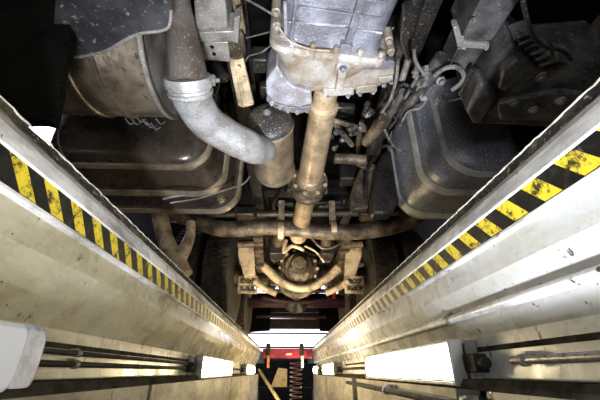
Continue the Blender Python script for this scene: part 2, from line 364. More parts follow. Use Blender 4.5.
# ---- gearbox
g0, g1, gf = .38, .765, .80
c = lambda px, Y, z: None
xl = atz(276, 40, .60).x; xr = atz(386, 40, .60).x
m = MB(); m.loft([(g0, xl-.01, xr+.01, .60, 1.02, .07), (.60, xl, xr, .600, 1.02, .07), (g1-.05, xl+.005, xr-.005, .600, 1.02, .07), (g1, xl, xr, .592, 1.02, .06)], 40)
for i, y in enumerate((.43, .48, .53, .58, .63, .68)):
    m.box(((xl+xr)/2, y, .5985), ((xr-xl)/2-.05, .0035, .006))
m.box((xl+.235, .575, .596), (.012, .19, .012)); m.box((xl+.045, .575, .600), (.006, .19, .010))
m.box((xl+.23, .74, .588), (.02, .02, .015))
YR = Matrix.Translation((.15, .78, 0)) @ Matrix.Rotation(R(6), 4, 'Z') @ Matrix.Translation((-.15, -.78, 0))
m.bm.transform(YR)
gb = part(m, 'gearbox', M['alu'], bevel=.003, label='pale grey cast gearbox housing')
m = MB(); m.loft([(.757, xl-.022, xr+.018, .570, 1.03, .05), (.775, xl-.026, xr+.022, .564, 1.03, .05)], 48)
m.loft([(.779, xl-.018, xr+.016, .570, 1.03, .05), (.797, xl-.012, xr+.012, .574, 1.03, .05)], 48)
m.bm.transform(YR); part(m, 'flange', M['alu2'], gb, bevel=.003)
for px, py in ((281, 34), (291, 46), (312, 47.5), (336, 46), (361, 47), (383, 47)):
    p = atz(px, py, .578); m = MB().bolt((p.x, .757, .581 if py > 40 else .62), (0, -1, 0), .011, .015); m.lathe((p.x, .757, .581 if py > 40 else .62), (0, 1, 0), [(-.003, .017), (.03, .017)], 16); m.bm.transform(YR); part(m, 'bolt', M['alu2'], gb)
x0, x1 = xl+.004, xr-.01
m = MB(); m.loft([(.795, x0, x1, .585, 1.0, .05), (.84, x0+.004, x1-.015, .588, 1.0, .06), (.93, x0+.02, x1-.08, .60, .99, .08), (.985, x0+.04, x1-.15, .615, .96, .09), (1.01, x0+.08, x1-.18, .68, .9, .08)], 48); m.bm.transform(YR)
rc = part(m, 'rear_casing', M['alu2'], gb, bevel=.004, label='dusty rear casing of the gearbox')
# left bottom cover with scalloped bolted edge
pc = [atz(a, b, .578) for a, b in ((271, 73), (277, 66), (283, 76), (292, 86), (311, 92), (312, 104), (298, 108), (286, 106), (273, 102), (266, 94), (266, 82))]
m = MB(); m.prism(pc, (0, 0, .15)); part(m, 'side_cover', M['alu3'], gb, bevel=.006)
pc = [atz(a, b, .577) for a, b in ((267, 96), (275, 103), (286, 106.5), (298, 108), (310, 106), (311, 111), (300, 114), (286, 112), (274, 108), (266, 101))]
part(MB().prism(pc, (0, 0, .03)), 'cover_flange', M['alu'], gb, bevel=.003)
for px, py in ((272, 105), (280, 109), (288, 112), (297, 113.5), (307, 112)):
    p = atz(px, py, .578); part(MB().lathe(p+Vector((0, -.012, 0)), (0, 0, 1), [(-.004, .007), (-.002, .010), (.03, .010)], 16).bolt(p+Vector((0, -.012, -.004)), (0, 0, -1), .006, .008), 'bolt', M['alu2'], gb)
# right boss & sump with lower bolts
pc = [atz(a, b, .60) for a, b in ((345, 63), (394, 63), (396, 74), (388, 84), (372, 90), (340, 92), (325, 90), (332, 78))]
part(MB().prism(pc, (0, 0, .12)), 'side_casing', M['alu2'], gb, bevel=.012)
pc = [atz(a, b, .592) for a, b in ((366, 62), (392, 61), (397, 64), (397, 68), (372, 70), (352, 70))]
part(MB().prism(pc, (0, 0, .03)), 'rib', M['alu'], gb, bevel=.004)
for (a0, b0, a1, b1) in ((323, 88, 354, 97), (356, 85, 377, 94), (379, 76, 393, 84)):
    pts = [atz(a0, b0+2, .588), atz(a1, b0, .588), atz(a1, b1-2, .588), atz(a0, b1, .588)]
    part(MB().prism(pts, (0, 0, .04)), 'foot_flange', M['alu2'], gb, bevel=.003)
for px, py in ((328, 97), (348, 96), (360, 94), (373, 92), (384, 85), (391, 82)):
    p = atz(px, py, .585); part(MB().bolt(p, (0, -.3, -1), .006, .009), 'bolt', M['alu'], gb)
# lug with drain bolt
p = atz(343, 68, .575)
m = MB(); m.lathe(p+Vector((0, 0, .03)), (0, 0, -1), [(0, .034), (.024, .026), (.03, .024)], 20); m.box(p+Vector((0, .055, .012)), (.015, .05, .018))
lg = part(m, 'lug', M['alu2'], gb, bevel=.003)
part(MB().bolt(p, (0, -.2, -1), .011, .012), 'bolt', M['alu'], gb)
for (a0, b0, a1, b1, r_) in ((285, 2, 286, 40, .006), (289, 22, 345, 26, .004), (356, 30, 382, 33, .004)):
    part(MB().tube([atz(a0, b0, .597), atz(a1, b1, .597)], r_, 8), 'rib', M['alu3'], gb)
part(MB().tube([atz(276, 22, .60), atz(282, 32, .585), atz(291, 42, .575), atz(310, 49, .565), atz(330, 51, .565)], .004, 8), 'pipe', M['alu2'], gb)
for px, py in ((276, 12), (277, 26), (274, 44), (389, 40), (391, 52)):
    p = atz(px, py, .60); part(MB().lathe(p, (0, 0, -1), [(-.05, .014), (0, .014), (.004, .009), (.012, .009)], 10), 'stud', M['alu2'], gb)
# small ribs on rear casing
for px in (366,):
    a, b2 = atz(px, 62, .60), atz(px-3, 86, .615); part(MB().tube([a, b2], .006, 8), 'rib', M['alu2'], gb)
# speedo wires to the left
part(MB().tube([at(281, 20, .75), at(262, 8, .7), at(240, -4, .6)], .004, 8), 'cable', M['hose'])
part(MB().tube([at(276, 30, .80), at(262, 34, .85), at(246, 38, .9)], .003, 8), 'cable', M['hose'])
part(MB().tube([at(277, 40, .80), at(262, 52, .85), at(249, 56, .9), at(244, 64, .95)], .003, 8), 'cable', M['hose'])
# ---- propeller shaft
a = atz(327, 86, .64); b2 = atz(309, 184, .60); d = (b2-a); L = d.length; d.normalize()
r1 = sz(13.5, atz(322, 110, .62)); r2 = sz(13, b2)
ps = part(MB().lathe(a, d, [(0, r1*.85), (.09, r1*.85), (.10, r1*1.12), (.13, r1*1.12), (.14, r1), (L*.86, r2*.92), (L*.87, r2*1.0), (L, r2*1.0)], 32), 'propeller_shaft', M['shaft'], label='dusty brown propeller shaft')
m = MB(); m.lathe(b2-d*.04, d, [(0, r2*1.05), (0, r2*1.38), (.02, r2*1.42), (.045, r2*1.42), (.05, r2*1.15), (.09, r2*1.1), (.10, r2*1.3), (.13, r2*1.25), (.14, r2*.8)], 32)
q = part(m, 'coupling', M['rust'], ps, bevel=.002)
for kx in range(8):
    an = kx*math.pi/4+.3; u = d.orthogonal().normalized(); v = d.cross(u)
    part(MB().bolt(b2-d*.04+(u*math.cos(an)+v*math.sin(an))*r2*1.22, -d, .008, .010), 'bolt', M['beige'], ps)
b3 = atz(299, 232, .56); d2 = (b3-b2).normalized()
part(MB().lathe(b2+d*.08, d2, [(0, r2*.75), ((b3-b2).length, r2*.85)], 28), 'propeller_shaft', M['shaft'])
# centre bearing hanger
p = atz(308, 184, .68)
m = MB(); m.box(p+Vector((0, .05, .10)), (.10, .02, .08)); m.box(p+Vector((.11, .05, .02)), (.02, .025, .05)); m.box(p+Vector((-.11, .05, .02)), (.02, .025, .05)); part(m, 'bearing_hanger', M['rust'], bevel=.006)
# ---- air reservoir
a = Vector((atz(270, 122, .50).x-.012, 1.12, .605)); r = .106
ax = Vector((.03, 1, 0)).normalized()
dm = part(MB().lathe(a, ax, [(.03, r), (.035, r*1.03), (.05, r*1.03), (.055, r), (.40, r), (.405, r*1.04), (.43, r*1.04), (.435, r*.99), (.45, r*.9), (.47, .05), (.475, 0)], 40), 'air_reservoir', M['drumside'], label='round air reservoir with speckled black end')
part(MB().lathe(a-ax*.003, ax, [(-.004, 0), (-.006, .03), (.002, .075), (.010, .094), (.030, r*1.008), (.033, r*1.008)], 40), 'end_cap', M['drum'], dm)
part(MB().bolt(a+Vector((-.01, -.006, .02)), (0, -1, 0), .012, .012), 'drain_plug', M['frame'], dm)
# ---- exhaust pipe
zs = .40
pp = [atz(172, -40, .80), atz(178, 0, .66), atz(182, 35, .54), atz(187, 65, .45), atz(189, 84, zs)]
up = part(MB().tube(pp, [.032, .038, .046, .055, .059], 28, 8), 'exhaust_pipe', M['pipe2'], label='brownish upper exhaust pipe')
pe = [atz(189, 84, zs), atz(193, 100, zs), atz(207, 122, zs), atz(228, 136, zs), atz(246, 145, zs+.005)]
e = atz(254, 149, zs+.03)
pe += [e, e+Vector((.030, .07, .045)), e+Vector((.030, .14, .10)), e+Vector((.03, .22, .16))]
rs = [.061, .062, .062, .062, .063, .062, .058, .05, .05]
el = part(MB().tube(pe, rs, 32, 8), 'exhaust_elbow', M['pipe'], label='pale speckled exhaust elbow')
d = (pe[1]-pp[3]).normalized()
part(MB().lathe(pe[0]-d*.012, d, [(-.012, .062), (-.012, .068), (0, .072), (.018, .072), (.022, .066), (.03, .066), (.032, .071), (.044, .068), (.05, .06)], 36), 'clamp', M['pipe'], el)
p = pe[0]+rgt*.066
part(MB().box(p+Vector((0, .003, .02)), (.012, .012, .012)).bolt(p+Vector((.012, .003, .02)), (1, 0, 0), .007, .01), 'clamp_bolt', M['frame'], el, bevel=.002)
# ---- silencer
cy, cz, r = .86, .715, .265
prof = [(.05, 0), (.045, r*.4), (.03, r*.75), (.035, r*.93), (.0, r*.96), (-.002, r*1.025), (.016, r*1.025), (.020, r), (.165, r), (.17, r*1.012), (.176, r*1.012), (.18, r), (.255, r), (.26, r*1.02), (.27, r*1.02), (.275, r*.995), (.285, r*.995), (.36, r), (.37, r*1.012), (.38, r), (.56, r), (.60, r*.8), (.61, 0)]
sl = part(MB().lathe((-.455, cy, cz), (-1, 0, 0), prof, 72), 'silencer', M['silencer'], label='large brown steel silencer drum')
for xo in (.008, .165, .265):
    m = MB(); prf = [(xo-.006, r*1.022), (xo-.006, r*1.03), (xo+.006, r*1.03), (xo+.006, r*1.022)]
    m.lathe((-.455, cy, cz), (-1, 0, 0), [(xo-.006, r*1.0)]+prf+[(xo+.006, r*1.0)], 72); part(m, 'strap', M['frame' if xo < .1 else 'silencer'], sl)
m = MB()
for i in range(7):
    q = Vector((-.66+.02*i, cy+.19+random.uniform(-.01, .01), cz-.20+random.uniform(-.02, .02))); m.tube([q, q+Vector((.02, .01, -.02)), q+Vector((.03, .02, .0))], .003, 8)
part(m, 'wire_tie', M['hose'], sl)
# heat shield
ed = [(60, -80), (176, -80), (171, 10), (169, 26), (160, 31), (140, 33.5), (125, 40), (108, 50), (90, 55), (70, 58), (52, 58)]
def shz(px): return .40+.00035*abs(px-120)
pts = [atz(a, b, .40) for a, b in ed]
hs = part(MB().prism(pts, (0, 0, .004)), 'heat_shield', M['shield'], smooth=False, bevel=.001, label='grey sheet metal shield with curved edge')
part(MB().tube([atz(a, b, .40) for a, b in ed[2:]], .004, 8, 4), 'rolled_edge', M['frame'], hs)
# ---- left fuel tank (stepped)
def tank(secs, rims, name, mat, rmat, lab):
    t = part(MB().loft(secs, 48), name, M[mat], label=lab, angle=50)
    for q in rims: part(MB().loft(q, 48), 'rim', M[rmat], t, angle=50)
    return t
xL = -1.10
tk = tank([(1.235, xL+.05, -.44, .50, .95, .10), (1.25, xL+.01, -.40, .462, 1.0, .12), (1.28, xL, -.385, .450, 1.0, .12), (1.315, xL, -.385, .45, 1.0, .12),
      (1.32, xL, -.375, .445, 1.02, .12), (1.50, xL, -.355, .44, 1.02, .13), (1.56, xL, -.325, .44, 1.02, .13), (1.74, xL, -.30, .43, 1.02, .14), (1.77, xL, -.31, .44, 1.0, .14)],
     [[(1.275, xL-.01, -.375, .442, 1.01, .125), (1.295, xL-.012, -.368, .436, 1.01, .13), (1.31, xL-.01, -.375, .442, 1.01, .125)],
      [(1.50, xL-.01, -.345, .432, 1.03, .14), (1.525, xL-.01, -.335, .424, 1.03, .14), (1.55, xL-.01, -.335, .43, 1.03, .14)],
      [(1.70, xL-.01, -.29, .425, 1.03, .14), (1.73, xL-.01, -.284, .418, 1.03, .14), (1.75, xL-.01, -.29, .425, 1.03, .14)]],
     'fuel_tank', 'tank', 'tankrim_lit', 'black left fuel tank with lit edges coloured onto its steps')
part(MB().tube([at(60, 122, 1.2), at(58, 140, 1.2), at(64, 156, 1.2), at(72, 166, 1.22)], .0022, 6), 'cable', M['white'])
part(MB().tube([at(170, 203, 1.35), at(200, 198, 1.4), at(225, 190, 1.45), at(243, 184, 1.5), at(250, 176, 1.5)], .004, 8), 'cable', M['frame'])
part(MB().tube([at(163, 199, 1.34), at(172, 197, 1.34), at(185, 195, 1.36), at(203, 194, 1.4)], .006, 8), 'cable', M['frame'])
# ---- right tank
X0 = 1.55
tank([(1.20, .80, X0, .50, .95, .10), (1.22, .755, X0, .435, 1.0, .13), (1.25, .735, X0, .422, 1.0, .14), (1.28, .725, X0, .415, 1.0, .14), (1.32, .70, X0, .41, 1.02, .14), (1.33, .675, X0, .407, 1.02, .14),
      (1.42, .662, X0, .405, 1.02, .15), (1.50, .660, X0, .405, 1.02, .15), (1.53, .635, X0, .41, 1.05, .15), (1.70, .63, X0, .405, 1.05, .16), (1.74, .64, X0, .41, 1.04, .15)],
     [[(1.24, .735, X0+.01, .418, 1.01, .14), (1.255, .722, X0+.01, .408, 1.01, .145), (1.27, .73, X0+.01, .413, 1.01, .14)],
      [(1.375, .662, X0+.01, .402, 1.03, .15), (1.40, .650, X0+.01, .390, 1.03, .155), (1.425, .656, X0+.01, .398, 1.03, .15)],
      [(1.64, .626, X0+.01, .402, 1.06, .16), (1.67, .616, X0+.01, .390, 1.06, .16), (1.70, .624, X0+.01, .398, 1.06, .16)]],
     'fuel_tank', 'tankr', 'tankrrim', 'speckled grey right tank with stepped rims')
# ---- left bracket box on the frame
zb = .62
m = MB(); P4 = [atz(192, -30, zb), atz(222, -30, zb), atz(229, 34, zb), atz(196, 36, zb)]; m.prism(P4, (0, 0, .16))
bk = part(m, 'mounting_bracket', M['frame'], bevel=.006, label='grey box section bracket')
m = MB(); m.prism([atz(190, 33, zb-.02), atz(234, 31, zb-.02), atz(236, 38, zb-.02), atz(233, 42, zb-.02), atz(192, 43, zb-.02)], (0, 0, .10)); part(m, 'flange', M['frame'], bk, bevel=.003)
m = MB(); m.prism([atz(197, 43, zb), atz(228, 42, zb), atz(230, 62, zb), atz(200, 60, zb)], (0, 0, .10)); part(m, 'end_plate', M['frame'], bk, bevel=.003)
for px, py in ((212, 47), (214, 54)):
    p = atz(px, py, zb-.001); part(MB().lathe(p, (0, 0, 1), [(-.001, .007), (.003, .007)], 12), 'bolt_hole', M['black'], bk)
for px, py in ((194, 38), (228, 37)):
    part(MB().bolt(atz(px, py, zb-.02), (0, 0, -1), .006, .008), 'bolt', M['frame'], bk)
part(MB().prism([atz(234, 18, .6), atz(240, 16, .6), atz(238, 44, .6), atz(232, 42, .6)], (0, 0, .05)), 'side_lug', M['frame'], bk, bevel=.003)
# flat bar lever
m = MB(); m.prism([atz(229, 55, .66), atz(242, 54, .66), atz(254, 105, .66), atz(243, 108, .66)], (0, 0, .02)); m.prism([atz(228, 56, .65), atz(232, 55, .65), atz(243, 108, .65), atz(238, 106, .65)], (0, 0, .05))
lv = part(m, 'torque_arm', M['beige'], bevel=.003, label='beige flat bar')
p = atz(236, 46, .66)
part(MB().lathe(p, (0, 1, .1), [(-.05, .02), (-.045, .034), (.03, .034), (.04, .022), (.05, .01)], 20), 'bushing', M['rust'], lv)
part(MB().prism([atz(232, 0, .7), atz(240, -2, .7), atz(246, 34, .7), atz(238, 36, .7)], (0, 0, .02)), 'stay', M['rust'], bevel=.003)
part(MB().tube([at(219, 80, 1.1), at(218, 90, 1.1), at(214, 96, 1.1), at(211, 88, 1.1)], .005, 8), 'hook', M['frame'])
part(MB().tube([at(216, 66, 1.12), at(224, 78, 1.12)], .03, 16), 'rubber_bush', M['dark'])
for (a0, b0, a1, b1, r, mt) in ((224, 88, 226, 124, .018, 'rust'), (233, 100, 236, 130, .03, 'dark'), (206, 60, 212, 100, .03, 'dark')):
    part(MB().tube([at(a0, b0, 1.3), at(a1, b1, 1.5)], r, 14), 'frame_stay', M[mt])
# ---- right top: dark beam, links, valves, hoses
m = MB(); m.prism([atz(496, -30, .55), atz(540, -30, .55), atz(492, 42, .55), atz(460, 42, .55)], (0, 0, .16)); bm_ = part(m, 'beam', M['darkcast'], bevel=.006, label='dark diagonal beam')
part(MB().prism([atz(453, 28, .54), atz(459, 26, .54), atz(463, 42, .54), atz(490, 44, .54), atz(489, 50, .54), atz(458, 48, .54)], (0, 0, .04)), 'flange', M['frame'], bm_, bevel=.004)
for px, py in ((461, 38), (464, 46), (486, 47), (473, 20)): part(MB().bolt(atz(px, py, .538), (0, 0, -1), .006, .008), 'bolt', M['frame'], bm_)
part(MB().prism([atz(458, 48, .56), atz(484, 50, .56), atz(470, 72, .56), atz(448, 68, .56)], (0, 0, .10)), 'gusset', M['darkcast'], bm_, bevel=.005)
# cast box top right
zc = .47
cb = part(MB().prism([atz(a, b, zc) for a, b in ((468, 112), (470, 100), (484, 82), (500, 58), (516, 42), (536, 62), (556, 66), (612, 62), (640, 100), (600, 132), (500, 126), (476, 126))], (0, 0, .22)), 'air_suspension_box', M['darkcast'], bevel=.02, label='dark cast housing at top right')
part(MB().prism([atz(a, b, zc-.03) for a, b in ((502, 72), (518, 60), (528, 66), (524, 78), (506, 92), (498, 90))], (0, 0, .05)), 'raised_block', M['darkcast'], cb, bevel=.008)
part(MB().prism([atz(a, b, zc-.035) for a, b in ((466, 112), (480, 84), (488, 84), (497, 100), (484, 122), (474, 126))], (0, 0, .08)), 'end_lobe', M['darkcast'], cb, bevel=.02)
part(MB().prism([atz(a, b, zc-.02) for a, b in ((498, 104), (530, 98), (560, 92), (590, 96), (580, 122), (500, 120))], (0, 0, .05)), 'cover_plate', M['darkcast'], cb, bevel=.006)
for px, py in ((513, 102), (533, 109), (484, 90), (541, 76), (560, 100)): part(MB().lathe(atz(px, py, zc-.022), (0, 0, -1), [(0, .016), (.006, .016), (.007, .009), (.016, .009)], 14), 'bolt', M['frame'], cb)
m = MB()
for i in range(6): p = atz(520+5*i, 30+5.5*i, zc+.02); m.box(p, (.022, .006, .03), Matrix.Rotation(R(-30), 3, 'Z'))
part(m, 'cooling_fins', M['darkcast'], cb, bevel=.003)
part(MB().tube([atz(519, -20, .42), atz(526, 15, .42), atz(533, 36, .42), atz(545, 47, .42), atz(562, 51, .42), atz(571, 60, .43)], .006, 10), 'hose', M['dark'])
part(MB().prism([atz(555, 50, .46), atz(570, 53, .46), atz(571, 63, .46), atz(556, 62, .46)], (0, 0, .04)), 'clip', M['frame'], cb, bevel=.003)
# diagonal rods and valve cluster
for (a0, b0, a1, b1, z0, z1, r, mt) in ((420, -20, 372, 150, .75, .72, .035, 'dark'), (443, 58, 400, 112, .58, .62, .030, 'darkcast'), (478, 72, 463, 98, .50, .52, .010, 'frame'), (473, 68, 460, 94, .50, .52, .008, 'dark'),
      (404, 92, 382, 128, .62, .66, .020, 'darkcast'), (385, 118, 366, 142, .60, .62, .028, 'rust'), (332, 120, 366, 130, .66, .66, .014, 'rust'), (330, 118, 352, 145, .66, .66, .014, 'rust'), (334, 158, 365, 160, .66, .66, .03, 'rust'),
      (402, 80, 408, 60, .6, .62, .012, 'frame'), (418, 76, 405, 98, .56, .58, .006, 'hose'), (421, 80, 412, 104, .56, .58, .006, 'hose')):
    part(MB().tube([atz(a0, b0, z0), atz(a1, b1, z1)], r, 16), 'link_rod', M[mt])
vb = part(MB().lathe(atz(432, 90, .58), (.2, -.3, -1), [(-.04, .03), (-.03, .045), (0, .045), (.004, .038), (.02, .036), (.024, .02), (.03, 0)], 22), 'brake_valve', M['darkcast'], label='dark valve with hoses')
for dx, dy, rr in ((-12, -8, .016), (-8, 6, .014), (8, -10, .014), (-16, -20, .010), (-6, -18, .013), (4, 8, .012)):
    p = atz(432+dx, 90+dy, .575); part(MB().lathe(p, (random.uniform(-.5, .5), random.uniform(-.6, .6), -1), [(-.02, rr), (0, rr), (.004, rr*1.3), (.014, rr*1.3), (.016, rr*.7), (.03, rr*.7)], 6), 'fitting', M['hose'], vb)
hs_ = [((434, 76), (446, 68), (458, 68), (464, 76), (460, 84), (452, 90)), ((424, 88), (412, 96), (402, 108), (396, 120), (390, 128)), ((428, 98), (420, 108), (408, 112), (400, 126)), ((440, 96), (450, 100), (460, 98), (470, 92)),
       ((398, 60), (396, 80), (390, 100), (382, 112)), ((404, 4), (404, 20), (402, 40), (408, 60)), ((385, 130), (392, 144), (400, 150)), ((414, 92), (404, 84), (396, 92), (388, 110)), ((424, 74), (416, 62), (414, 50))]
for i, h in enumerate(hs_): part(MB().tube([atz(a, b, .56 if i else .52) for a, b in h], .006 if i else .008, 10), 'hose', M['hose' if i % 2 == 0 else 'dark'])
for i in range(26):
    t_ = i/25; px = 340+(430-340)*(1-t_)+random.uniform(-4, 4); py = 96+52*t_+random.uniform(-5, 5)
    p = atz(px-10, py-(8 if i % 2 else 0), .63); v = Vector((random.uniform(-1, 1), random.uniform(-1, 1), random.uniform(-1, 1))).normalized()
    part(MB().lathe(p, v, [(-.015, .008), (-.01, .014), (.008, .014), (.012, .009), (.02, .009)], 8), 'fitting', M[random.choice(['darkcast', 'rust', 'dark'])])
part(MB().tube([at(452, 64, .95), at(480, 30, .8)], .012, 10), 'link_rod', M['darkcast'])
# dark brackets between shaft and right tank
m = MB(); m.prism([at(a, b, 1.75) for a, b in ((350, 196), (356, 178), (366, 150), (382, 148), (372, 185), (368, 208), (352, 210))], (0, .06, 0)); part(m, 'spring_hanger', M['rust'], bevel=.008)
m = MB(); m.prism([at(a, b, 1.65) for a, b in ((372, 196), (376, 165), (384, 150), (394, 150), (399, 175), (400, 200), (392, 214), (372, 214))], (0, .10, 0)); part(m, 'bump_stop', M['dark'], bevel=.02)
part(MB().tube([at(366, 200, 1.62), at(368, 170, 1.6), at(380, 148, 1.6), at(392, 147, 1.6), at(398, 156, 1.6)], .009, 10), 'hose', M['dark'])
part(MB().tube([at(340, 152, 1.6), at(372, 168, 1.7)], .03, 12), 'link_rod', M['rust'])
part(MB().box(at(352, 170, 1.9), (.09, .05, .10)), 'air_valve_block', M['dark'], bevel=.01)
# ---- stabiliser bar
Ys = 2.2
sb = [(150, 206, Ys-.2), (172, 213, Ys-.1), (198, 224, Ys), (225, 231, Ys), (262, 229, Ys), (286, 230, Ys), (330, 234, Ys), (365, 233, Ys), (395, 228, Ys), (415, 219, Ys-.05), (427, 206, Ys-.15), (432, 195, Ys-.25)]
st = part(MB().tube([at(q[0], q[1]-2, q[2]) for q in sb], .058, 24, 6), 'stabiliser_bar', M['rust'], label='thick brown cross tube')
for px in (281, 333):
    p = at(px, 230, Ys); m = MB(); m.lathe(p-Vector((.020, 0, 0)), (1, 0, 0), [(0, .055), (0, .066), (.04, .066), (.04, .055)], 28); m.box(p+Vector((0, 0, .12)), (.022, .02, .11)); part(m, 'clamp', M['beige'], st, bevel=.003)
for px in (246, 370): 
    p = at(px, 214, Ys+.02); part(MB().box(p, (.075, .06, .03)), 'saddle', M['dark'], st, bevel=.006)
    part(MB().box(p+Vector((0, 0, -.03)), (.06, .07, .006)), 'saddle_plate', M['rust'], st, bevel=.002)
# hangers above the bar
for px, py, w, h in ((247, 200, .07, .09), (374, 200, .08, .10)):
    part(MB().box(at(px, py, 2.3), (w, .06, h)), 'spring_hanger', M['dark'], bevel=.015)
part(MB().box(at(330, 204, 2.4), (.10, .05, .05)), 'damper_block', M['dark'], bevel=.01)
part(MB().tube([at(277, 204, 2.3), at(340, 202, 2.3)], .025, 14), 'cross_tube', M['dark'])
part(MB().tube([at(196, 214, 2.4), at(430, 212, 2.4)], .03, 14), 'cross_tube', M['dark'])
# Y bracket
yb = MB()
yb.tube([at(156, 196, 1.95), at(160, 215, 1.98), at(165, 238, 2.0), at(175, 258, 2.0), at(183, 276, 2.0)], [.055, .052, .05, .055, .06], 20)
yb.tube([at(191, 222, 2.0), at(190, 236, 2.0), at(184, 250, 2.0), at(176, 262, 2.0)], [.028, .032, .042, .05], 20)
part(yb, 'forked_arm', M['beige'], label='brown forked casting')
# ---- wheels
def wheel(x0, x1, cy, R_, name='wheel'):
    xc = (x0+x1)/2; w = abs(x1-x0)/2; sh = .035
    prof = [(-w*.8, R_*.58), (-w*.98, R_*.72), (-w, R_*.86), (-w*.92, R_*.955), (-w*.8, R_*.975), (w*.8, R_*.975), (w*.92, R_*.955), (w, R_*.86), (w*.98, R_*.72), (w*.8, R_*.58)]
    wh = part(MB().lathe((xc, cy, R_), (1, 0, 0), prof, 64), name, M['rubber'])
    m = MB(); n = 56
    for i in range(n):
        a = 2*math.pi*i/n
        for j, xo in enumerate((-.68, -.23, .23, .68)):
            aa = a+(j % 2)*math.pi/n
            rot = Matrix.Rotation(-aa, 3, 'X'); p = Vector((xc+xo*w, cy, R_))+rot @ Vector((0, 0, R_*.982))
            m.box(p, (w*.19, R_*.036, R_*.018), rot)
    part(m, 'tread', M['rubber'], wh, smooth=False)
    part(MB().lathe((xc, cy, R_), (1, 0, 0), [(-w*.75, 0), (-w*.75, R_*.2), (-w*.3, R_*.3), (-w*.3, R_*.5), (-w*.8, R_*.59), (w*.8, R_*.59), (w*.3, R_*.5), (w*.3, R_*.3), (w*.75, R_*.2), (w*.75, 0)], 40), 'rim', M['frame'], wh)
for s in (-1, 1):
    for yy in (3.45, 4.85):
        wheel(AX+s*.66, AX+s*.92, yy, .5); wheel(AX+s*.97, AX+s*1.22, yy, .5)
wheel(1.02, 1.32, .52, .5)
# mudguard behind front wheels
for s in (1,):
    m = MB(); xx = AX+s*1.08; pts = []
    for i in range(13):
        a = R(-15+15*i); pts.append(Vector((xx-.25, .50+.60*math.cos(a), .50+.60*math.sin(a))))
    pts += [p_+Vector((0, (p_.y-.50)*.02, (p_.z-.5)*.02)) for p_ in reversed(pts)]
    m.prism(pts, (.50, 0, 0)); part(m, 'mudguard', M['black'])
part(MB().prism([at(a, b, .56) for a, b in ((-60, -60), (66, -60), (70, 40), (62, 62), (58, 90), (54, 108), (51, 121), (40, 118), (-60, 118))], (0, .03, 0)), 'mud_flap', M['black'], bevel=.003)
m = MB()
for i in range(150):
    t_ = random.random(); a_ = (70-22*t_**2+random.uniform(-3, 0), 40+78*t_); q = at(a_[0], a_[1], .56); m.tube([q, q+Vector((random.uniform(0, .012), random.uniform(-.01, .01), random.uniform(-.012, .006)))], .0012, 4)
part(m, 'frayed_edge', M['black'], smooth=False)
part(MB().box((1.35, .45, .95), (.5, .30, .25)), 'battery_box', M['black'], bevel=.01)
# ---- driven axle, differential
Yd = 3.45
c = at(298, 258, Yd); cx = AX
cd_ = Vector((c.x, Yd, .56))
ax_ = part(MB().tube([(AX-.95, Yd, .50), (AX-.40, Yd, .50), (AX-.30, Yd, .52), (AX+.30, Yd, .52), (AX+.40, Yd, .50), (AX+.95, Yd, .50)], [.075, .08, .11, .11, .08, .075], 20, 3), 'axle', M['rust'])
df = part(MB().lathe((cd_.x, Yd-.30, .54), (0, 1, 0), [(-.05, .07), (0, .09), (.02, .13), (.10, .15), (.12, .20), (.16, .205), (.17, .175), (.26, .24), (.36, .25), (.46, .20), (.52, .1), (.53, 0)], 36), 'differential', M['diff'], bevel=0, label='brown differential housing')
part(MB().lathe((cd_.x, Yd-.30, .54), (0, 1, 0), [(-.13, .03), (-.12, .055), (-.09, .06), (-.07, .045), (-.03, .06)], 24), 'pinion_flange', M['rust'], df)
for i in range(14):
    a = 2*math.pi*i/14; part(MB().bolt((cd_.x+.185*math.cos(a), Yd-.185, .54+.185*math.sin(a)), (0, -1, 0), .014, .018), 'bolt', M['beige'], df)
